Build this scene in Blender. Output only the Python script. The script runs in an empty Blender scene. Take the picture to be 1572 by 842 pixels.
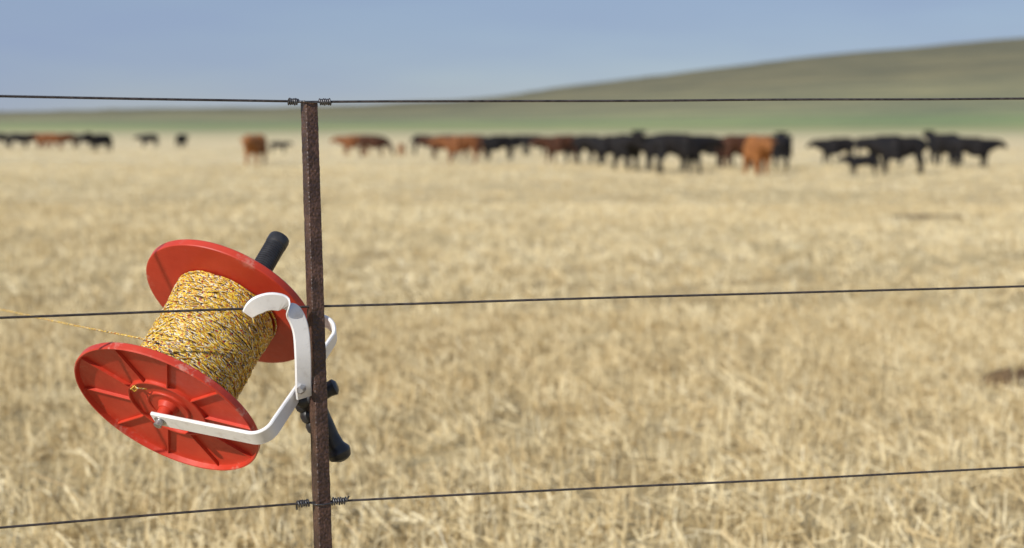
import bpy, bmesh, math, random
import numpy as np
from mathutils import Vector, Matrix, noise as mnoise
random.seed(7); rng=np.random.default_rng(11)
sc=bpy.context.scene; col=sc.collection
sc.view_settings.view_transform='Standard'; sc.view_settings.look='None'; sc.view_settings.exposure=0

# ------------------------------------------------------------ helpers
def new_mat(name):
    m=bpy.data.materials.new(name); m.use_nodes=True
    nt=m.node_tree; nt.nodes.clear()
    out=nt.nodes.new('ShaderNodeOutputMaterial'); b=nt.nodes.new('ShaderNodeBsdfPrincipled')
    nt.links.new(b.outputs[0],out.inputs[0]); return m,nt,b,out
def N(nt,t,**kw):
    n=nt.nodes.new(t)
    for k,v in kw.items():
        if k in n.inputs.keys(): n.inputs[k].default_value=v
        else: setattr(n,k,v)
    return n
def ramp(nt,stops,interp='LINEAR'):
    r=nt.nodes.new('ShaderNodeValToRGB'); cr=r.color_ramp; cr.interpolation=interp
    while len(cr.elements)<len(stops): cr.elements.new(0.5)
    for e,(p,c) in zip(cr.elements,stops):
        e.position=p; e.color=(c[0],c[1],c[2],1) if not isinstance(c,(int,float)) else (c,c,c,1)
    return r
def coords(nt,scale=(1,1,1),kind='Object'):
    tc=nt.nodes.new('ShaderNodeTexCoord'); mp=nt.nodes.new('ShaderNodeMapping')
    mp.inputs['Scale'].default_value=scale
    nt.links.new(tc.outputs[kind],mp.inputs[0]); return mp
def noise(nt,vec,scale,detail=4,rough=0.55):
    n=N(nt,'ShaderNodeTexNoise',Scale=scale,Detail=detail,Roughness=rough)
    nt.links.new(vec.outputs[0],n.inputs['Vector']); return n
def bump(nt,b,src,strength,dist):
    bp=N(nt,'ShaderNodeBump',Strength=strength,Distance=dist)
    nt.links.new(src,bp.inputs['Height']); nt.links.new(bp.outputs[0],b.inputs['Normal']); return bp
def speckled(name,c1,c2,scale,rough=0.5,metal=0,bs=0.2,bd=0.001,bscale=None,lo=.35,hi=.7,spec=.5):
    m,nt,b,o=new_mat(name); mp=coords(nt)
    n=noise(nt,mp,scale); r=ramp(nt,[(lo,c1),(hi,c2)])
    nt.links.new(n.outputs['Fac'],r.inputs[0]); nt.links.new(r.outputs[0],b.inputs['Base Color'])
    b.inputs['Roughness'].default_value=rough; b.inputs['Metallic'].default_value=metal
    b.inputs['Specular IOR Level'].default_value=spec
    n2=noise(nt,mp,bscale or scale*4); bump(nt,b,n2.outputs['Fac'],bs,bd)
    return m
def mesh_obj(name,verts,faces,mat=None,angle=35,parent=None):
    me=bpy.data.meshes.new(name); me.from_pydata([tuple(v) for v in verts],[],faces)
    return finish(name,me,mat,angle,parent)
def finish(name,me,mat=None,angle=35,parent=None):
    bm=bmesh.new(); bm.from_mesh(me); bmesh.ops.recalc_face_normals(bm,faces=bm.faces)
    for f in bm.faces: f.smooth=True
    for e in bm.edges:
        if len(e.link_faces)==2 and e.calc_face_angle(0)>math.radians(angle): e.smooth=False
    bm.to_mesh(me); bm.free()
    if mat: me.materials.append(mat)
    ob=bpy.data.objects.new(name,me); col.objects.link(ob)
    if parent: ob.parent=parent
    return ob
def catmull(pts,n):
    P=[Vector(p) for p in pts]; P=[2*P[0]-P[1]]+P+[2*P[-1]-P[-2]]; out=[]
    for i in range(1,len(P)-2):
        a,b,c,d=P[i-1:i+3]
        for k in range(n):
            t=k/n
            out.append(0.5*((2*b)+(c-a)*t+(2*a-5*b+4*c-d)*t*t+(3*b-a-3*c+d)*t**3))
    out.append(P[-2]); return out
def tube(path,rad,sides=8,cap=True,V=None,F=None):
    V=[] if V is None else V; F=[] if F is None else F
    path=[Vector(p) for p in path]; n=len(path); base=len(V)
    rs=rad if isinstance(rad,(list,tuple)) else [rad]*n
    t0=(path[1]-path[0]).normalized(); up=Vector((0,0,1)) if abs(t0.z)<.9 else Vector((1,0,0))
    u=t0.cross(up).normalized()
    for i,p in enumerate(path):
        t=(path[min(i+1,n-1)]-path[max(i-1,0)]).normalized()
        u=(u-t*u.dot(t)).normalized(); w=t.cross(u)
        for s in range(sides):
            a=2*math.pi*s/sides; V.append(p+(u*math.cos(a)+w*math.sin(a))*rs[i])
    for i in range(n-1):
        for s in range(sides):
            s2=(s+1)%sides
            F.append((base+i*sides+s,base+i*sides+s2,base+(i+1)*sides+s2,base+(i+1)*sides+s))
    if cap:
        F.append(tuple(base+s for s in reversed(range(sides)))); F.append(tuple(base+(n-1)*sides+s for s in range(sides)))
    return V,F
def strap(path,wdirs,width,thick):
    V=[];F=[];n=len(path); path=[Vector(p) for p in path]
    c=thick*.3
    for i,p in enumerate(path):
        t=(path[min(i+1,n-1)]-path[max(i-1,0)]).normalized()
        w=Vector(wdirs[i]) ; w=(w-t*w.dot(t)).normalized(); h=t.cross(w)
        hw=width[i]/2 if isinstance(width,(list,tuple)) else width/2; ht=thick/2
        for a,b in ((hw,ht-c),(hw-c,ht),(-hw+c,ht),(-hw,ht-c),(-hw,-ht+c),(-hw+c,-ht),(hw-c,-ht),(hw,-ht+c)):
            V.append(p+w*a+h*b)
    for i in range(n-1):
        for s in range(8):
            s2=(s+1)%8; F.append((i*8+s,i*8+s2,(i+1)*8+s2,(i+1)*8+s))
    F.append(tuple(range(8))); F.append(tuple((n-1)*8+s for s in range(8)))
    return V,F
def lathe(profile,seg=96,closed=True,V=None,F=None):
    V=[] if V is None else V; F=[] if F is None else F
    base=len(V); m=len(profile)
    for s in range(seg):
        a=2*math.pi*s/seg
        for r,z in profile: V.append(Vector((r*math.cos(a),r*math.sin(a),z)))
    for s in range(seg):
        s2=(s+1)%seg
        for k in range(m if closed else m-1):
            k2=(k+1)%m
            F.append((base+s*m+k,base+s2*m+k,base+s2*m+k2,base+s*m+k2))
    return V,F
def lerp(a,b,t): return a+(b-a)*t

# ------------------------------------------------------------ sun and sky
S=Vector((-.56,-.66,.50)).normalized()
world=bpy.data.worlds.new("World"); sc.world=world; world.use_nodes=True
nt=world.node_tree; nt.nodes.clear()
wo=nt.nodes.new('ShaderNodeOutputWorld'); bg=nt.nodes.new('ShaderNodeBackground'); bg.inputs[1].default_value=0.09
sky=nt.nodes.new('ShaderNodeTexSky'); sky.sky_type='NISHITA'; sky.sun_disc=False
sky.sun_elevation=math.asin(S.z); sky.sun_rotation=math.atan2(S.x,S.y); sky.dust_density=.3; sky.ozone_density=3; sky.air_density=1.0
mp=coords(nt,(1.0,1.0,6),'Generated'); n1=noise(nt,mp,2.2,4,.5)
r1=ramp(nt,[(.35,0.55),(.70,.9)])
nt.links.new(n1.outputs['Fac'],r1.inputs[0])
mx=N(nt,'ShaderNodeMix',data_type='RGBA'); mx.inputs[7].default_value=(3.1,3.95,6.1,1)
nt.links.new(r1.outputs[0],mx.inputs[0]); nt.links.new(sky.outputs[0],mx.inputs[6])
nt.links.new(mx.outputs[2],bg.inputs[0]); nt.links.new(bg.outputs[0],wo.inputs[0])
sl=bpy.data.lights.new("sun_lamp",'SUN'); sl.energy=4.6; sl.angle=math.radians(.55); sl.color=(1,.945,.855)
so=bpy.data.objects.new("sun_lamp",sl); col.objects.link(so); so.rotation_euler=S.to_track_quat('Z','Y').to_euler(); so.location=S*20

# ------------------------------------------------------------ camera
cam=bpy.data.cameras.new("camera"); co=bpy.data.objects.new("camera",cam); col.objects.link(co); sc.camera=co
cam.lens=50; cam.sensor_width=36; cam.clip_start=.05; cam.clip_end=9000
co.location=(0,0,1.3); co.rotation_euler=(math.radians(90)-math.atan(214/2183),0,0)
cam.dof.use_dof=True; cam.dof.focus_distance=2.14; cam.dof.aperture_fstop=3.5; cam.dof.aperture_blades=0

# ------------------------------------------------------------ ground
FE=400
PATCHES=[(2.60,7.35,.16,.20),(6.6,22.5,.7,.6)]
def gz(x,y):
    d=max(0,y-90); return 2.3e-5*d*d if d<320 else 2.36+.0147*(d-320)
m,nt,b,o=new_mat("stubble_ground"); mp=coords(nt)
mps=coords(nt,(.45,1,1))
na=noise(nt,mps,38,5,.75); nb=noise(nt,mps,2.2,5,.6); nc=noise(nt,mp,.12,4,.6); nd=noise(nt,mps,.45,5,.65)
rs=ramp(nt,[(.32,(.14,.09,.046)),(.45,(.35,.26,.132)),(.56,(.61,.49,.27)),(.72,(.78,.67,.43))])
ad=N(nt,'ShaderNodeMath',operation='MULTIPLY_ADD'); ad.inputs[1].default_value=.55
nt.links.new(nb.outputs['Fac'],ad.inputs[0])
m2=N(nt,'ShaderNodeMath',operation='MULTIPLY'); m2.inputs[1].default_value=.5; nt.links.new(na.outputs['Fac'],m2.inputs[0])
nt.links.new(m2.outputs[0],ad.inputs[2])
ge=nt.nodes.new('ShaderNodeNewGeometry'); sp=nt.nodes.new('ShaderNodeSeparateXYZ'); nt.links.new(ge.outputs['Position'],sp.inputs[0])
mr=N(nt,'ShaderNodeMapRange'); mr.inputs[1].default_value=8; mr.inputs[2].default_value=75; mr.inputs[3].default_value=0; mr.inputs[4].default_value=.17  # lightens ground colour with distance, standing in for low sun caught by upright straw
nt.links.new(sp.outputs[1],mr.inputs[0])
ad2=N(nt,'ShaderNodeMath',operation='ADD'); nt.links.new(ad.outputs[0],ad2.inputs[0]); nt.links.new(mr.outputs[0],ad2.inputs[1])
nt.links.new(ad2.outputs[0],rs.inputs[0])
rc=ramp(nt,[(.3,(.83,.82,.76)),(.7,(1.10,1.06,1.0))]); nt.links.new(nc.outputs['Fac'],rc.inputs[0])
mm=N(nt,'ShaderNodeMix',data_type='RGBA',blend_type='MULTIPLY'); mm.inputs[0].default_value=1
nt.links.new(rs.outputs[0],mm.inputs[6]); nt.links.new(rc.outputs[0],mm.inputs[7])
rd=ramp(nt,[(.54,0.0),(.70,.55)]); nt.links.new(nd.outputs['Fac'],rd.inputs[0])
m3=N(nt,'ShaderNodeMix',data_type='RGBA'); m3.inputs[7].default_value=(.38,.285,.155,1)
nt.links.new(rd.outputs[0],m3.inputs[0]); nt.links.new(mm.outputs[2],m3.inputs[6])
mf=N(nt,'ShaderNodeMapRange'); mf.inputs[1].default_value=190; mf.inputs[2].default_value=400
nt.links.new(sp.outputs[1],mf.inputs[0])
m4=N(nt,'ShaderNodeMix',data_type='RGBA'); m4.inputs[7].default_value=(.41,.39,.22,1)
nt.links.new(mf.outputs[0],m4.inputs[0]); nt.links.new(m3.outputs[2],m4.inputs[6])
nt.links.new(m4.outputs[2],b.inputs['Base Color']); b.inputs['Roughness'].default_value=.95; b.inputs['Specular IOR Level'].default_value=.1
bump(nt,b,na.outputs['Fac'],.6,.03)
GROUND=m
ys=[-40,-20,-8,0,3,6,10,15,20,30,40,55,70]+[70+12*k for k in range(1,42)]+[620,700,900,1300,2000,3500]
xs=[-3000,-1500,-800]+[-500+25*k for k in range(41)]+[800,1500,3000]
V=[];F=[]
for y in ys:
    for x in xs:
        z=gz(x,y)
        if y>90: z+=.12*mnoise.noise(Vector((x*.02,y*.02,0)))*min(1,(y-90)/100)
        if y>450: z=gz(x,450)-.5
        V.append((x,y,z))
nx=len(xs)
for j in range(len(ys)-1):
    for i in range(nx-1): F.append((j*nx+i,j*nx+i+1,(j+1)*nx+i+1,(j+1)*nx+i))
g=mesh_obj("ground",V,F,GROUND,80); g["kind"]="structure"; g["label"]="dry harvested stubble field of pale straw"; g["category"]="field"
soil=speckled("bare_soil",(.09,.056,.03),(.25,.165,.09),14,.95,0,.8,.02,40,spec=.1)
V=[];F=[]
for (cx,cy,rx,ry) in PATCHES:
    K=18; base=len(V)
    for j in range(7):
        for i in range(K):
            a=2*math.pi*i/K; q=j/6
            w_=1+.45*mnoise.noise(Vector((math.cos(a)*1.5+cx,math.sin(a)*1.5+cy,0)))
            x=cx+rx*q*w_*math.cos(a); y=cy+ry*q*w_*math.sin(a)
            hgt=(.085 if cy<10 else .02)*(1-q*q)*(.6+.9*abs(mnoise.noise(Vector((x*13,y*13,1)))))
            V.append((x,y,hgt-.004 if j==6 else hgt+.004))
    for j in range(6):
        for i in range(K): F.append((base+j*K+i,base+j*K+(i+1)%K,base+(j+1)*K+(i+1)%K,base+(j+1)*K+i))
so_=mesh_obj("soil_patch",V,F,soil,80); so_["kind"]="stuff"; so_["label"]="bare dark soil showing between the stubble"; so_["category"]="soil"

# ------------------------------------------------------------ hills
ridge=[(-2200,30),(-900,20),(-468,20),(-340,22),(-230,25),(-120,27),(-51,31),(0,36),(68,46),(130,54),(190,62),(246,68),(325,76),(400,82),(468,88),(600,97),(800,92),(1100,70),(1500,45),(2400,30)]
def rz(x):
    for (a,za),(b_,zb) in zip(ridge,ridge[1:]):
        if a<=x<=b_: return lerp(za,zb,(x-a)/(b_-a))
    return 30
V=[];F=[]; Y=[FE-12+ (1750-FE+12)*k/80 for k in range(81)]; X=[-2200+4600*k/220 for k in range(221)]
for y in Y:
    t=(y-FE)/(1300-FE)
    for x in X:
        s=min(max(t,0),1); s=s*s*(3-2*s)*.62+s*.38
        if t>1: s=1-.25*(t-1)**2
        zz=lerp(gz(x,min(y,450)),rz(x),s)+ (mnoise.noise(Vector((x*.008,y*.008,3)))*2.6+mnoise.noise(Vector((x*.03,y*.03,3)))*1.6)*min(1,max(0,t*1.2))
        if y==Y[0]: zz=.5
        V.append((x,y,zz))
nx=len(X)
for j in range(len(Y)-1):
    for i in range(nx-1): F.append((j*nx+i,j*nx+i+1,(j+1)*nx+i+1,(j+1)*nx+i))
m,nt,b,o=new_mat("hill_pasture"); mp=coords(nt); mp2=coords(nt,(.35,1,1))
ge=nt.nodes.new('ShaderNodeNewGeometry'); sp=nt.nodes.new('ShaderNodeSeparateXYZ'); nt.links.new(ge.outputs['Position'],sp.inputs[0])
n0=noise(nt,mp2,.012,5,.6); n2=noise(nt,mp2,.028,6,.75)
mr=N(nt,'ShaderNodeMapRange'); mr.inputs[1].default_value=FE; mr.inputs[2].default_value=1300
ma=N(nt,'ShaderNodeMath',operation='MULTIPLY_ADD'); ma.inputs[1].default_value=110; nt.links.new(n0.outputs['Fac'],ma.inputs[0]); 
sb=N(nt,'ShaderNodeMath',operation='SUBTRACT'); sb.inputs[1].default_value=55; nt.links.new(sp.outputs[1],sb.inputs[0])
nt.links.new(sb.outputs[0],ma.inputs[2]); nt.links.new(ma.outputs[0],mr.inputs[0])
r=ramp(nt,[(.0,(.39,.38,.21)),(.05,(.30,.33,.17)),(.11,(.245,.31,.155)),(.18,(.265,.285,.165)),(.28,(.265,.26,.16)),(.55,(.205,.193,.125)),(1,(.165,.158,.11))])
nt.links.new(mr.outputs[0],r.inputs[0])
r2=ramp(nt,[(.36,(.66,.71,.75)),(.64,(1.26,1.20,1.05))]); nt.links.new(n2.outputs['Fac'],r2.inputs[0])
mm=N(nt,'ShaderNodeMix',data_type='RGBA',blend_type='MULTIPLY'); mm.inputs[0].default_value=1
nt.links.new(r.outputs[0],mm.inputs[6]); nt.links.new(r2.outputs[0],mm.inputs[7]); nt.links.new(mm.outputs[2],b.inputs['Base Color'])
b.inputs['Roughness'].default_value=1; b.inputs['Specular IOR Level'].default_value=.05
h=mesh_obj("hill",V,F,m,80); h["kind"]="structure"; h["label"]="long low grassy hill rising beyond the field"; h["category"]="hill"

# ------------------------------------------------------------ stubble
def blades(n,y0,y1,wid,h0,h1,spread,per,lie=.25,lodge=.25):
    nc=n//per
    u=rng.random(nc); cy=np.sqrt(y0*y0+u*(y1*y1-y0*y0)); cx=(rng.random(nc)*2-1)*(cy*.46+.6)
    dens=.5+.5*np.sin(cx*1.3+2*np.sin(cy*.7))*np.sin(cy*1.1+1.5*np.sin(cx*.9+1))
    dens2=.5+.5*np.sin(cx*6.1+2*np.sin(cy*3.7+2))*np.sin(cy*5.3+1.5*np.sin(cx*4.9))
    keep=rng.random(nc)<(.06+.35*dens+.6*dens2)
    for (px_,py_,rx,ry) in PATCHES:
        q=((cx-px_)/rx)**2+((cy-py_+ry*.4)/(ry*1.3))**2; keep&=~((q<1.2)&(rng.random(nc)<(.93 if py_<10 else .6)))
    cx=cx[keep]; cy=cy[keep]
    broad=.5+.5*np.sin(cx*.31+1.7*np.sin(cy*.17))*np.sin(cy*.43+1.3*np.sin(cx*.21+2))
    ct=np.clip(rng.random(len(cx))*.75+.30*broad,0,1); ch=.6+.7*rng.random(len(cx))
    clod=rng.random(len(cx))<lodge; caz=rng.random(len(cx))*6.283
    idx=np.repeat(np.arange(len(cx)),per); k=len(idx)
    x=cx[idx]+rng.normal(0,spread,k); y=cy[idx]+rng.normal(0,spread,k)
    z=np.where(y>90,2.3e-5*(y-90)**2,0)-.01
    H=(h0+(h1-h0)*rng.random(k)**1.5)*ch[idx]
    ly=rng.random(k)<lie; lg=clod[idx]
    tilt=np.where(ly,rng.uniform(1.0,1.5,k),np.abs(rng.normal(.12,.33,k)))
    tilt=np.where(lg,rng.normal(1.05,.25,k),tilt); tilt=np.clip(tilt,0,1.5)
    az=np.where(lg,caz[idx]+rng.normal(0,.35,k),rng.random(k)*6.283)
    L=np.where(ly|lg,H*1.2,H)
    dx=L*np.sin(tilt)*np.cos(az); dy=L*np.sin(tilt)*np.sin(az); dz=L*np.cos(tilt)
    z=z+np.where(ly,rng.random(k)*.04+.012,0)
    fa=rng.normal(0,.7,k); w=wid*(.5+rng.random(k))*.5
    wx=np.cos(fa)*w; wy=np.sin(fa)*w
    wz=np.where(ly,w*.7,0)
    P=np.empty((k,4,3),dtype=np.float32)
    P[:,0]=np.stack([x-wx,y-wy,z-wz],1); P[:,1]=np.stack([x+wx,y+wy,z+wz],1)
    P[:,2]=np.stack([x+dx+wx*.6,y+dy+wy*.6,z+dz+wz],1); P[:,3]=np.stack([x+dx-wx*.6,y+dy-wy*.6,z+dz-wz],1)
    t=np.clip(.65*ct[idx]+.35*rng.random(k),0,1)
    return P.reshape(-1,3),np.repeat(t,4)
parts=[blades(9000,1.2,3.6,.005,.03,.10,.04,12,.4),
       blades(185000,3.6,10,.0055,.03,.135,.036,12,.3,.2),
       blades(170000,9,26,.009,.04,.13,.06,10,.3,.2),
       blades(110000,24,60,.02,.04,.09,.12,7,.35),
       blades(60000,55,130,.05,.04,.08,.3,6,.3)]
P=np.concatenate([p[0] for p in parts]); T=np.concatenate([p[1] for p in parts]).astype(np.float32)
nv=len(P); nf=nv//4
me=bpy.data.meshes.new("stubble"); me.vertices.add(nv); me.vertices.foreach_set("co",P.ravel())
me.loops.add(nv); me.loops.foreach_set("vertex_index",np.arange(nv,dtype=np.int32))
me.polygons.add(nf); me.polygons.foreach_set("loop_start",np.arange(0,nv,4,dtype=np.int32))
at=me.attributes.new("tint",'FLOAT','POINT'); at.data.foreach_set("value",T)
me.update(); me.validate()
m,nt,b,o=new_mat("straw")
a=nt.nodes.new('ShaderNodeAttribute'); a.attribute_name="tint"
r=ramp(nt,[(0,(.33,.22,.10)),(.22,(.53,.395,.19)),(.5,(.73,.605,.35)),(.8,(.85,.755,.50)),(.97,(.90,.84,.64)),(1,(.38,.44,.17))])
nt.links.new(a.outputs['Fac'],r.inputs[0]); nt.links.new(r.outputs[0],b.inputs['Base Color']); b.inputs['Roughness'].default_value=.55; b.inputs['Specular IOR Level'].default_value=.4
tr=nt.nodes.new('ShaderNodeBsdfTranslucent'); nt.links.new(r.outputs[0],tr.inputs[0])
ms=nt.nodes.new('ShaderNodeMixShader'); ms.inputs[0].default_value=.22
nt.links.new(b.outputs[0],ms.inputs[1]); nt.links.new(tr.outputs[0],ms.inputs[2]); nt.links.new(ms.outputs[0],o.inputs[0])
me.materials.append(m)
st=bpy.data.objects.new("stubble",me); col.objects.link(st); st["kind"]="stuff"; st["label"]="cut straw stubble and loose straw covering the field"; st["category"]="stubble"

# ------------------------------------------------------------ fence post
rust,nt,b,o=new_mat("rusty_steel"); mp=coords(nt); mpz=coords(nt,(1,1,.9))
n1=noise(nt,mpz,300,3,.5); n2=noise(nt,mp,35,5,.6)
vo=N(nt,'ShaderNodeTexVoronoi',Scale=210.0,feature='SMOOTH_F1'); vo.inputs['Smoothness'].default_value=.4; nt.links.new(mpz.outputs[0],vo.inputs['Vector'])
r=ramp(nt,[(.34,(.018,.010,.009)),(.5,(.055,.029,.022)),(.66,(.125,.066,.047))])
ad=N(nt,'ShaderNodeMath',operation='MULTIPLY_ADD'); ad.inputs[1].default_value=.4
m2=N(nt,'ShaderNodeMath',operation='MULTIPLY'); m2.inputs[1].default_value=.6
nt.links.new(n1.outputs['Fac'],ad.inputs[0]); nt.links.new(n2.outputs['Fac'],m2.inputs[0]); nt.links.new(m2.outputs[0],ad.inputs[2])
nt.links.new(ad.outputs[0],r.inputs[0]); nt.links.new(r.outputs[0],b.inputs['Base Color'])
b.inputs['Roughness'].default_value=.45; b.inputs['Specular IOR Level'].default_value=.5
sm=N(nt,'ShaderNodeMath',operation='MULTIPLY_ADD'); sm.inputs[1].default_value=-.9; nt.links.new(vo.outputs['Distance'],sm.inputs[0]); nt.links.new(n1.outputs['Fac'],sm.inputs[2])
bump(nt,b,sm.outputs[0],.8,.0017)
A=Vector((-.5,.866,0)); B=Vector((.866,.5,0)); t=.004
V=[];F=[]; zs=[1.3490-k*.0035 for k in range(480)]
for z in zs:
    L=lerp(.0190,.0210,min(1,(1.349-z)/.65))
    sec=[B*.0012+A*.0,B*(L-.001),B*L+A*.001,B*L+A*(t-.001),B*(L-.001)+A*t,B*t+A*t,B*t+A*(L*1.15-.001),B*(t-.001)+A*L*1.15,B*.001+A*L*1.15,A*(L*1.15-.001),A*.0012]
    c=Vector((-.3045+(1.348-z)*.0169,2.115,z))
    for s in sec:
        q=c+s; dn=mnoise.noise(q*190)*.0006+mnoise.noise(q*50)*.0003
        V.append(q+(s-(A+B)*L*.4).normalized()*dn)
k=len(sec)
for i in range(len(zs)-1):
    for s in range(k): F.append((i*k+s,i*k+(s+1)%k,(i+1)*k+(s+1)%k,(i+1)*k+s))
F.append(tuple(range(k))); F.append(tuple((len(zs)-1)*k+s for s in range(k)))
post=mesh_obj("fence_post",V,F,rust,28); post["label"]="rusty brown angle-iron fence post with pitted surface"; post["category"]="fence post"

# ------------------------------------------------------------ wires
steel=speckled("wire_steel",(.035,.03,.03),(.10,.085,.08),120,.5,.5,.2,.0005)
tie_m=speckled("tie_steel",(.06,.06,.065),(.17,.17,.175),200,.4,.7,.2,.0004)
def coil(name,p0,p1,parent,turns=5,r=.0044,wr=.0013,stub=None):
    p0=Vector(p0);p1=Vector(p1);d=(p1-p0);Ld=d.length;d.normalize();u=d.cross(Vector((0,0,1))).normalized();w=d.cross(u)
    pts=[]
    K=turns*14
    for i in range(K+1):
        a=2*math.pi*turns*i/K; rr=r*(1+.12*math.sin(a*.37))
        pts.append(p0+d*(Ld*i/K)+(u*math.cos(a)+w*math.sin(a))*rr)
    if stub: pts.append(pts[-1]+Vector(stub)*.5); pts.append(pts[-1]+Vector(stub)*.5)
    V,F=tube(pts,wr,6); return mesh_obj(name,V,F,tie_m,60,parent)
def wire(pl,pm,pr,label,sag=.0):
    pl,pm,pr=Vector(pl),Vector(pm),Vector(pr)
    a=pl+(pl-pm)*2.0; b_=pr+(pr-pm)*1.2
    pts=[]
    for i in range(60):
        p=a.lerp(pm,i/60); p.z+=mnoise.noise(p*3.0)*.0012; pts.append(p)
    for i in range(91):
        p=pm.lerp(b_,i/90); p.z+=mnoise.noise(p*3.0)*.0012*min(1,i/4); pts.append(p)
    V,F=tube(pts,.0018,8)
    w=mesh_obj("fence_wire",V,F,steel,60); w["label"]=label; w["category"]="fence wire"; w["group"]="wires of the stock fence"; return w
wt=wire((-.7048,1.972,1.3527),(-.3047,2.126,1.3482),(.8247,2.307,1.3574),"dark steel top fence wire tied to the rusty post")
wm=wire((-.7156,1.972,1.0454),(-.3024,2.128,1.0421),(.8353,2.307,1.0536),"dark steel middle fence wire passing the reel")
wb=wire((-.7261,1.972,.7456),(-.2946,2.128,.7414),(.8459,2.307,.7527),"dark steel bottom fence wire tied to the post")
coil("wire_tie",(-.3308,2.1155,1.3486),(-.3165,2.121,1.3482),wt,5,.0042,.0013,stub=(.009,-.004,.001))
coil("wire_tie",(-.2694,2.1316,1.3485),(-.2865,2.129,1.3482),wt,6,.0042,.0013,stub=(-.009,-.003,.001))
coil("wire_tie",(-.3090,2.1235,.7415),(-.3262,2.1165,.7415),wb,5,.0046,.0014,stub=(0,0,-.010))
coil("wire_tie",(-.2760,2.131,.7416),(-.2540,2.1345,.7418),wb,6,.0048,.0014,stub=(.004,0,.009))
for (zc,xc) in ((1.3475,-.3050),(.7405,-.2945)):
    c=Vector((xc,2.115,zc))
    ring=[Vector((-.013,.012,0)),Vector((-.004,-.002,.001)),Vector((.001,-.0035,.001)),Vector((.010,.003,0)),Vector((.019,.0095,0)),Vector((.022,.014,0))]
    pts=catmull([c+q for q in ring],5); V,F=[],[]
    tube(pts,.0012,6,True,V,F); mesh_obj("tie_loop",V,F,tie_m,60,wt if zc>1 else wb)

# ------------------------------------------------------------ reel
CF=Vector((-.525,2.15,.887)); n=Vector((.33,.65,.68)).normalized()
ex=Vector((n.y,-n.x,0)).normalized(); ey=n.cross(ex)
M=Matrix(((ex.x,ey.x,n.x,CF.x),(ex.y,ey.y,n.y,CF.y),(ex.z,ey.z,n.z,CF.z),(0,0,0,1))); MI=M.inverted(); MR=MI.to_3x3()
reel=bpy.data.objects.new("fence_reel",None); col.objects.link(reel); reel.matrix_world=M; reel.empty_display_size=.05
reel["label"]="red and white electric fence reel hooked on wire beside post"; reel["category"]="fence reel"
red,nt,b,o=new_mat("red_plastic"); mp=coords(nt)
n1=noise(nt,mp,14,5,.6); n2=noise(nt,mp,90,4,.7)
r=ramp(nt,[(.3,(.44,.032,.014)),(.7,(.56,.052,.024))]); nt.links.new(n1.outputs['Fac'],r.inputs[0])
r2=ramp(nt,[(.58,0.0),(.8,.30)]); nt.links.new(n2.outputs['Fac'],r2.inputs[0])
mx=N(nt,'ShaderNodeMix',data_type='RGBA'); mx.inputs[7].default_value=(.58,.20,.14,1)
nt.links.new(r2.outputs[0],mx.inputs[0]); nt.links.new(r.outputs[0],mx.inputs[6])
mps=coords(nt,(1,1,1)); n3=noise(nt,mps,22,6,.8)
ln=N(nt,'ShaderNodeVectorMath',operation='LENGTH'); mq=coords(nt,(1,1,0)); nt.links.new(mq.outputs[0],ln.inputs[0])
rim=N(nt,'ShaderNodeMapRange'); rim.inputs[1].default_value=.130; rim.inputs[2].default_value=.153; nt.links.new(ln.outputs['Value'],rim.inputs[0])
r3=ramp(nt,[(.56,0.0),(.66,.5)]); nt.links.new(n3.outputs['Fac'],r3.inputs[0])
mlt=N(nt,'ShaderNodeMath',operation='MULTIPLY'); nt.links.new(rim.outputs[0],mlt.inputs[0]); nt.links.new(r3.outputs[0],mlt.inputs[1])
mx2=N(nt,'ShaderNodeMix',data_type='RGBA'); mx2.inputs[7].default_value=(.62,.42,.34,1)
nt.links.new(mlt.outputs[0],mx2.inputs[0]); nt.links.new(mx.outputs[2],mx2.inputs[6]); nt.links.new(mx2.outputs[2],b.inputs['Base Color'])
rr=ramp(nt,[(.3,.33),(.7,.52)]); nt.links.new(n2.outputs['Fac'],rr.inputs[0]); nt.links.new(rr.outputs[0],b.inputs['Roughness'])
b.inputs['Specular IOR Level'].default_value=.45; bump(nt,b,n1.outputs['Fac'],.2,.003)
def flange(z0,sg,R):
    prof=[(.006,0),(R-.006,0),(R-.001,.0005),(R,.002),(R+.0005,.0115),(R-.001,.0135),(R-.0028,.013),(R-.0045,.005),(R-.010,.0026),
          (.068,.0026),(.0665,.0035),(.066,.0075),(.065,.0083),(.0635,.0083),(.0625,.0075),(.0620,.0035),(.059,.0026),
          (.038,.0026),(.0365,.0038),(.036,.0048),(.034,.0054),(.032,.0048),(.0315,.0035),(.018,.0026),(.0165,.004),(.0145,.010),(.0135,.011),(.006,.011)]
    V,F=lathe([(r_,z0+sg*h_) for r_,h_ in prof],128)
    for k in range(10):
        a=2*math.pi*(k+.35)/10; ca,sa=math.cos(a),math.sin(a); w=.0010; h1=.0078; h2=.0045
        base=len(V)
        for (r_,hh,ww) in ((.0650,.001,w*1.3),(.0650,h1,w*.8),(R-.003,.001,w*1.3),(R-.003,h2+.003,w*.8)):
            for sgn in (-1,1): V.append(Vector((r_*ca-sgn*ww*sa,r_*sa+sgn*ww*ca,z0+sg*hh)))
        q=base; F+= [(q,q+1,q+3,q+2),(q+4,q+6,q+7,q+5),(q+2,q+3,q+7,q+6),(q,q+2,q+6,q+4),(q+1,q+5,q+7,q+3),(q,q+4,q+5,q+1)]
    return mesh_obj("flange",V,F,red,30,reel)
f1=flange(0,-1,.153); f1["label"]="red ribbed plastic flange with dusty scuffed rim"
f2=flange(.2,1,.1455)
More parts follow.
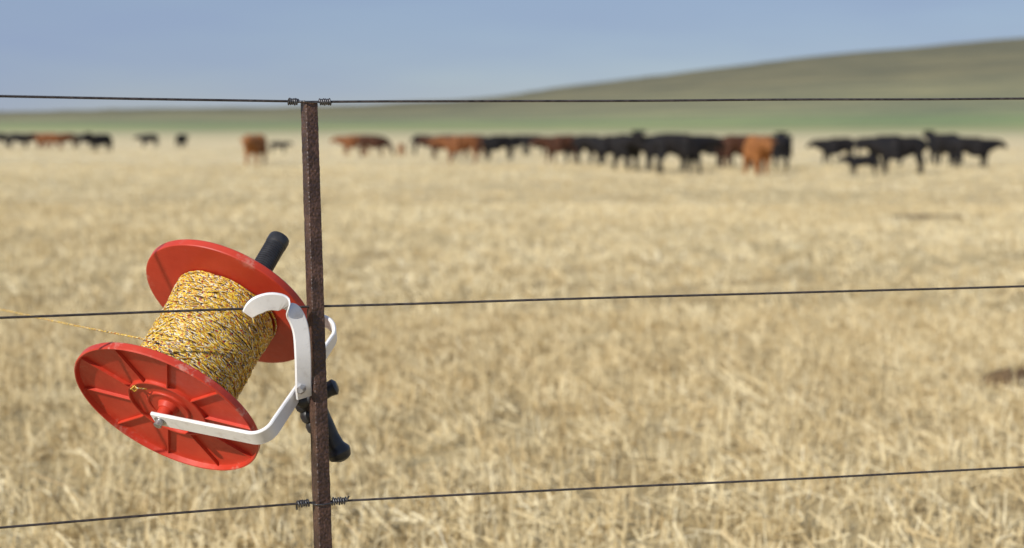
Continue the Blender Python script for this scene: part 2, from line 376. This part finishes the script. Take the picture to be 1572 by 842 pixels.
# wound twine
tw,nt,b,o=new_mat("twisted_polywire")
uv=nt.nodes.new('ShaderNodeUVMap'); uv.uv_map="strand"; sp=nt.nodes.new('ShaderNodeSeparateXYZ'); nt.links.new(uv.outputs[0],sp.inputs[0])
k1=N(nt,'ShaderNodeMath',operation='MULTIPLY_ADD'); k1.inputs[1].default_value=55.0
nt.links.new(sp.outputs[0],k1.inputs[0]); nt.links.new(sp.outputs[1],k1.inputs[2])
mp=coords(nt); nw=noise(nt,mp,120,2,.5)
k2=N(nt,'ShaderNodeMath',operation='MULTIPLY_ADD'); k2.inputs[1].default_value=1.8; nt.links.new(nw.outputs['Fac'],k2.inputs[0]); nt.links.new(k1.outputs[0],k2.inputs[2])
fr=N(nt,'ShaderNodeMath',operation='FRACT'); nt.links.new(k2.outputs[0],fr.inputs[0])
yel=(.76,.55,.05); org=(.34,.03,.035); drk=(.055,.018,.045); pal=(.78,.70,.52)
r=ramp(nt,[(0,yel),(.28,org),(.43,yel),(.66,drk),(.82,pal)],'CONSTANT'); nt.links.new(fr.outputs[0],r.inputs[0])
nn=noise(nt,mp,55,3,.6); r2=ramp(nt,[(.3,(.72,.68,.66)),(.7,(1.06,1.03,1.0))]); nt.links.new(nn.outputs['Fac'],r2.inputs[0])
mm=N(nt,'ShaderNodeMix',data_type='RGBA',blend_type='MULTIPLY'); mm.inputs[0].default_value=1
nt.links.new(r.outputs[0],mm.inputs[6]); nt.links.new(r2.outputs[0],mm.inputs[7]); nt.links.new(mm.outputs[2],b.inputs['Base Color'])
b.inputs['Roughness'].default_value=.5
V=[];F=[];UV=[]
sides=6; seg=44
def wind(r0,turns,amp,sd,dirn,wr=.0017,z_a=.004,z_b=.196):
    K=int(turns*seg); base=len(V); arc=0
    for i in range(K+1):
        a=dirn*2*math.pi*i/seg; tt=i/K
        z=lerp(z_a,z_b,tt)+amp*mnoise.noise(Vector((math.cos(a)*1.3,math.sin(a)*1.3,tt*turns*.35+sd)))*1.6
        z=min(max(z,.003),.197)
        pr=r0-.0025+.0035*math.sin(math.pi*z/.2)*-1+.0014*mnoise.noise(Vector((a*.9,z*60,sd)))*1.5+.0022*mnoise.noise(Vector((z*22,math.cos(a)*.8,math.sin(a)*.8)))
        ca,sa=math.cos(a),math.sin(a)
        for s in range(sides):
            b_=2*math.pi*s/sides
            rr_=pr+wr*math.cos(b_); V.append(Vector((rr_*ca,rr_*sa,z+wr*math.sin(b_))))
            UV.append((arc+sd*.13,s/sides))
        arc+=pr*2*math.pi/seg
    for i in range(K):
        for s in range(sides):
            s2=(s+1)%sides; F.append((base+i*sides+s,base+i*sides+s2,base+(i+1)*sides+s2,base+(i+1)*sides+s))
wind(.0818,60,.002,1.0,1); wind(.0834,56,.004,5.0,1); wind(.0854,52,.005,9.0,1); wind(.0872,50,.006,14.0,1); wind(.0886,44,.008,21.0,1)
wind(.0898,12,.02,31.0,1); wind(.0896,6,.02,37.0,-1)
nt_v=len(V)
lathe([(.076,.002),(.076,.198),(.02,.198),(.02,.002)],64,True,V,F); UV+=[(.5,.5)]*(len(V)-nt_v)
me=bpy.data.meshes.new("twine"); me.from_pydata([tuple(v) for v in V],[],F)
ul=me.uv_layers.new(name="strand"); li=np.empty(len(me.loops),dtype=np.int32); me.loops.foreach_get("vertex_index",li)
uva=np.array(UV,dtype=np.float32)[li]
first=uva.reshape(-1,4,2); wrap=(first[:,:,1].max(1)-first[:,:,1].min(1))>.5
fw=first[wrap]; fw[:,:,1]=np.where(fw[:,:,1]<.01,1.0,fw[:,:,1]); first[wrap]=fw
ul.data.foreach_set("uv",first.ravel())
for p in me.polygons: p.use_smooth=True
me.materials.append(tw); twine=bpy.data.objects.new("twine",me); col.objects.link(twine); twine.parent=reel
twine["label"]="wound yellow, orange and black twisted polywire"
def L3(p): return MI@Vector(p)
def strand(name,pts,r_,par):
    pts=catmull(pts,14); V,F=tube(pts,r_,6); me=bpy.data.meshes.new(name); me.from_pydata([tuple(v) for v in V],[],F)
    ul=me.uv_layers.new(name="strand"); ds=[0]
    for a_,b_ in zip(pts,pts[1:]): ds.append(ds[-1]+(b_-a_).length)
    for p in me.polygons:
        p.use_smooth=True
        for l in p.loop_indices:
            vi=me.loops[l].vertex_index; ul.data[l].uv=(ds[vi//6],(vi%6)/6)
    me.materials.append(tw); o_=bpy.data.objects.new(name,me); col.objects.link(o_); o_.parent=par; return o_
strand("loose_strand",[L3(p) for p in ((-.548,2.145,.985),(-.5607,2.16,.9873),(-.82,2.57,.959),(-1.088,3.0,.9308),(-2.14,4.68,.82))],.0017,twine)
ctr=Vector((-.03,-.052,-.007))
pts=[]
for i in range(14):
    a=i*.9; pts.append(ctr+Vector((math.cos(a)*.004*(1+.5*math.sin(i*1.7)),math.sin(a)*.0032*(1+.4*math.cos(i*2.1)),-.003+.003*math.sin(a*1.3))))
pts+= [ctr+Vector((.010,-.004,-.005)),ctr+Vector((.018,.005,.001))]
strand("twine_knot",pts,.0011,twine)

# white frame
white,nt,b,o=new_mat("white_paint"); mp=coords(nt); n1=noise(nt,mp,45,5,.65); n2=noise(nt,mp,160,3,.6)
r=ramp(nt,[(.25,(.62,.60,.58)),(.45,(.80,.80,.80)),(.8,(.84,.84,.84))]); nt.links.new(n1.outputs['Fac'],r.inputs[0])
r2=ramp(nt,[(.70,0.0),(.76,1.0)]); nt.links.new(n2.outputs['Fac'],r2.inputs[0])
mx=N(nt,'ShaderNodeMix',data_type='RGBA'); mx.inputs[7].default_value=(.45,.40,.36,1)
nt.links.new(r2.outputs[0],mx.inputs[0]); nt.links.new(r.outputs[0],mx.inputs[6]); nt.links.new(mx.outputs[2],b.inputs['Base Color'])
b.inputs['Roughness'].default_value=.42; bump(nt,b,n2.outputs['Fac'],.12,.001)
d=Vector((.991,.1326,0)).normalized(); wl=Vector((0,0,1)).cross(d)
d2=Vector((.93,.37,0)).normalized(); wl2=Vector((0,0,1)).cross(d2)
z0=-.027; z1=.230; R1=.187; R2=.184; cr=.028
path=[];wd=[]
def add(p,w): path.append(p); wd.append(w)
add(d*-.012+Vector((0,0,z0)),wl)
for q in (0,.04,.08,.12): add(d*q+Vector((0,0,z0)),wl)
for k_ in range(9):
    a=math.pi/2*k_/8; add(d*(R1-cr+cr*math.sin(a))+Vector((0,0,z0+cr-cr*math.cos(a))),wl)
pa=d*R1+Vector((0,0,z0+cr)); pb=d2*R2+Vector((0,0,z1-cr))
for q in range(1,8): add(pa.lerp(pb,q/8),wl.lerp(wl2,q/8))
for k_ in range(9):
    a=math.pi/2*k_/8; add(d2*(R2-cr+cr*math.cos(a))+Vector((0,0,z1-cr+cr*math.sin(a))),wl2)
for q in (.12,.08,.04,0,-.012): add(d2*q+Vector((0,0,z1)),wl2)
V,F=strap(path,wd,.030,.006)
mesh_obj("frame",V,F,white,35,reel)
# hook : one broad smooth flat band arching over the wire
hp=[(-.3890,2.080,1.0370),(-.3785,2.074,1.0470),(-.3640,2.074,1.0545),(-.3480,2.078,1.0555),(-.3330,2.084,1.0490),(-.3205,2.089,1.0330),(-.3135,2.094,1.0085),(-.3120,2.099,.9681),(-.3138,2.112,.926),(-.3145,2.125,.905)]
wd=[(.50,.38,-.75),(.45,.40,-.78),(.35,.42,-.83),(.38,.45,-.80),(.58,.45,-.62),(.76,.45,-.38),(.85,.45,-.15),(.87,.48,0),(.85,.52,0),(.85,.52,0)]
hp2=catmull(hp,6); wd2=catmull(wd,6); nh=len(hp2)
V,F=strap([L3(p) for p in hp2],[MR@w for w in wd2],[(.019+.010*min(1,i/8))-(.004*min(1,max(0,(i-20)/16))) for i in range(nh)],.0055)
mesh_obj("hook",V,F,white,35,reel)
metal=speckled("zinc",(.35,.35,.36),(.6,.6,.6),60,.38,.8,.1,.0004)
pr=[(.0001,-.040),(.0055,-.040),(.0065,-.039),(.0065,-.031),(.010,-.0305),(.0105,-.0285),(.007,-.028),(.007,.226),(.0001,.226)]
V,F=lathe(pr,24,False); mesh_obj("axle_pin",V,F,metal,30,reel)
V,F=lathe([(.0100,-.024),(.0112,-.023),(.012,-.009),(.0071,-.009),(.0071,-.024)],32,True); mesh_obj("hub_sleeve",V,F,red,30,reel)
# crank
blk,nt,b,o=new_mat("black_rubber"); mp=coords(nt); n1=noise(nt,mp,60,4,.6)
r=ramp(nt,[(.3,(.012,.012,.014)),(.75,(.04,.04,.042))]); nt.links.new(n1.outputs['Fac'],r.inputs[0]); nt.links.new(r.outputs[0],b.inputs['Base Color'])
b.inputs['Roughness'].default_value=.42; bump(nt,b,n1.outputs['Fac'],.15,.001)
kc=Vector((.0735,-.052,0)); prof=[(.0001,.228)]+[(.013,.228),(.0155,.232)]
zz=.235
while zz<.288:
    prof+=[(.0168,zz),(.0168,zz+.0022),(.0158,zz+.0027),(.0158,zz+.0036)]; zz+=.0042
prof+=[(.0172,.2905),(.0175,.293),(.0175,.303),(.0165,.3065),(.012,.308),(.0001,.308)]
V,F=lathe(prof,40,False); V=[v+kc for v in V]; mesh_obj("crank_handle",V,F,blk,30,reel)
V,F=strap([Vector((0,0,.2185)),kc*.5+Vector((0,0,.2195)),kc+Vector((0,0,.2215))],[Vector((0,0,1)).cross(kc)]*3,.022,.006); mesh_obj("crank_arm",V,F,red,30,reel)
# grip
gp=[(-.3200,2.165,.918),(-.3142,2.168,.9031),(-.3035,2.17,.879),(-.2927,2.172,.8551),(-.2825,2.174,.833),(-.276,2.175,.820),(-.2700,2.176,.808),(-.2665,2.176,.799),(-.2650,2.176,.794)]
gr=[.013,.0165,.0165,.0152,.0140,.0145,.0195,.0165,.006]
gp2=catmull([L3(p) for p in gp],8); gr2=[]
for i in range(len(gp2)):
    j=i/8; a=int(min(j,len(gr)-2)); f_=j-a
    if a<6: f_=f_*f_*(3-2*f_)
    gr2.append(lerp(gr[a],gr[a+1],f_))
V,F=tube(gp2,gr2,28)
ax=(Vector(gp[6])-Vector(gp[1])).normalized()
for q,(p0,s0) in enumerate(zip((.15,.33,.51,.69),(.0135,.0135,.013,.012))):
    c=Vector(gp[1]).lerp(Vector(gp[6]),p0)+Vector((-.0145,-.002,-.004))
    tube([L3(c-ax*.012),L3(c-ax*.010),L3(c-ax*.004),L3(c+ax*.004),L3(c+ax*.010),L3(c+ax*.012)],[s0*.4,s0*.75,s0,s0,s0*.75,s0*.4],16,True,V,F)
mesh_obj("grip",V,F,blk,40,reel)
V,F=tube([L3(p) for p in ((-.330,2.150,.8925),(-.322,2.150,.8925),(-.300,2.157,.8985),(-.283,2.165,.9085),(-.2735,2.166,.913),(-.270,2.166,.9145))],[.006,.010,.011,.0115,.013,.008],20)
mesh_obj("clamp_knob",V,F,blk,40,reel)
V,F=tube([L3((-.3155,2.092,.9200)),L3((-.3155,2.096,.9200)),L3((-.316,2.13,.921))],[.004,.0065,.0065],6); mesh_obj("bolt",V,F,metal,30,reel)

# ------------------------------------------------------------ cattle
def coat(name,c1,c2): return speckled(name,c1,c2,3,.75,0,.3,.01,25,spec=.2)
black=coat("black_hide",(.006,.006,.008),(.018,.015,.015)); brown=coat("russet_hide",(.15,.055,.02),(.24,.095,.036)); dbrown=coat("dark_brown_hide",(.04,.017,.010),(.09,.036,.018)); orange=coat("orange_tan_hide",(.21,.08,.026),(.32,.135,.045))
def cow_mesh(name,head,step,slim=1.0):
    vs=[];ed=[];rd=[]
    def v(p,r_,to=None):
        vs.append(p); rd.append(r_ if isinstance(r_,tuple) else (r_,r_)); i=len(vs)-1
        if to is not None: ed.append((to,i))
        return i
    q=slim
    rump=v((-.90,0,1.03),(.27*q,.27*q)); hip=v((-.66,0,.98),(.36*q,.36*q),rump); loin=v((-.30,0,.93),(.40*q,.40*q),hip)
    bel=v((.04,0,.90),(.43*q,.43*q),loin); ch=v((.40,0,.90),(.41*q,.42*q),bel); sh=v((.66,0,.95),(.33*q,.34*q),ch)
    if head=='up': pts=[((.90,0,1.10),.25),((1.10,0,1.28),.18),((1.22,0,1.36),.16),((1.38,0,1.27),.12),((1.52,0,1.17),.095)]
    elif head=='level': pts=[((.92,0,1.00),.25),((1.14,0,1.05),.19),((1.28,0,1.08),.165),((1.44,0,.96),.125),((1.57,0,.83),.10)]
    else: pts=[((.88,0,.86),.25),((1.06,0,.66),.18),((1.16,0,.50),.155),((1.24,0,.32),.12),((1.30,0,.14),.095)]
    prev=sh; ids=[]
    for p,r_ in pts: prev=v(p,r_*(.9+.1*q),prev); ids.append(prev)
    poll=pts[2][0]
    for s in (-1,1):
        e=v((poll[0]-.05,s*.15,poll[2]+.03),.05,ids[2]); v((poll[0]-.08,s*.30,poll[2]),.035,e)
    for s in (-1,1):
        o1=step*s
        a=v((-.70+o1*.2,s*.20,.66),.185,hip); a=v((-.84+o1*.6,s*.20,.42),.085,a); a=v((-.80+o1,s*.20,.12),.060,a); v((-.74+o1,s*.20,.03),.070,a)
        o2=-step*s
        a=v((.48+o2*.2,s*.18,.60),.15,ch); a=v((.49+o2*.6,s*.18,.36),.080,a); a=v((.47+o2,s*.18,.11),.060,a); v((.51+o2,s*.18,.03),.070,a)
    a=v((-1.10,0,.98),.05,rump); a=v((-1.15,.01,.75),.035,a); a=v((-1.13,.02,.50),.06,a); v((-1.12,.02,.38),.03,a)
    me=bpy.data.meshes.new("sk"); me.from_pydata(vs,ed,[]); ob=bpy.data.objects.new("sk",me); col.objects.link(ob)
    sk=ob.modifiers.new("s",'SKIN'); sk.branch_smoothing=.3
    for i,r_ in enumerate(rd): me.skin_vertices[0].data[i].radius=r_
    me.skin_vertices[0].data[2].use_root=True
    ss=ob.modifiers.new("u",'SUBSURF'); ss.levels=2; ss.render_levels=2
    dg=bpy.context.evaluated_depsgraph_get(); m2=bpy.data.meshes.new_from_object(ob.evaluated_get(dg)); m2.name=name
    bpy.data.objects.remove(ob)
    co_=np.empty(len(m2.vertices)*3); m2.vertices.foreach_get("co",co_); co_=co_.reshape(-1,3)
    co_[:,2]-=co_[:,2].min(); m2.vertices.foreach_set("co",co_.ravel())
    for p in m2.polygons: p.use_smooth=True
    return m2
VAR={}
for hd in ('up','level','graze'):
    for st_ in (.0,.13): VAR[(hd,st_)]=cow_mesh("cow_body",hd,st_)
VAR['calf']=cow_mesh("calf_body",'level',.08,.82)
CC={'k':(black,'black'),'r':(brown,'russet brown'),'d':(dbrown,'dark brown'),'o':(orange,'orange-tan')}
HD={'up':'standing with head raised','level':'standing with head level','graze':'grazing with head down'}
herd=[ # x,y,heading deg (0 = faces +x), coat, head, scale
(20.7,64,5,'k','level',.95),(20.9,69,110,'k','up',1.05),(14.5,53.5,175,'k','level',.97),(17.2,66,190,'k','level',1),(12.5,51,180,'k','calf',.56),
(15.9,70,185,'k','level',.92),(11.7,62,80,'k','up',1),(9.15,53,275,'o','level',1),(10.3,64,20,'d','level',1),(10.9,68,170,'k','level',1),
(9.1,66,5,'k','level',1),(6.55,55,10,'k','level',1.05),(6.1,58,185,'k','level',1.05),(4.8,59,285,'k','up',1.03),(4.75,69,160,'k','level',1),(4.2,74,10,'k','graze',1),
(3.4,76,185,'k','level',.97),(2.5,74,195,'d','level',1),(1.7,100,5,'k','level',1),(.3,104,185,'k','level',1),(-.9,84,200,'k','graze',1),(-2.1,92,10,'d','level',1),
(-2.75,75,185,'r','level',1),(-4.3,88,175,'d','level',1),(-6.3,105,10,'k','level',1),(-7.9,102,90,'o','calf',.62),(-9.3,96,10,'d','graze',1),(-11.1,100,185,'r','level',1),
(-19.2,118,5,'k','calf',.68),(-12.6,70,262,'o','level',1.02),(-37,160,80,'k','level',1),(-42,165,185,'k','level',1),(-36.6,127,235,'k','up',1.05),
(-47.8,160,5,'k','level',1),(-49.4,158,185,'d','level',1.08),(-48.0,150,20,'r','level',1.08),(-52.5,160,180,'r','level',1.08),(-54.6,162,200,'d','level',1.08),(-52.4,152,10,'k','level',1.08),(-59.0,164,190,'k','level',1.08)]
for i,(x,y,hdg,c,hd,s) in enumerate(herd):
    if hd=='calf': me=VAR['calf']
    else: me=VAR[(hd,(.0,.13)[i%2])]
    nm="calf" if hd=='calf' else "cow"
    f_=.87 if y<110 else .84
    x*=f_; y*=f_
    ob=bpy.data.objects.new(nm,me.copy()); ob.data.materials.clear(); ob.data.materials.append(CC[c][0]); col.objects.link(ob)
    ob.location=(x,y,gz(x,y)); ob.rotation_euler=(0,0,math.radians(hdg)); ob.scale=(s*.9,s,s)
    ob["category"]=nm; ob["group"]="beef cattle herd standing in the stubble field"
    ob["label"]=("small %s calf standing in the stubble field"%CC[c][1]) if hd=='calf' else "%s beef cow %s in the stubble"%(CC[c][1],HD[hd])
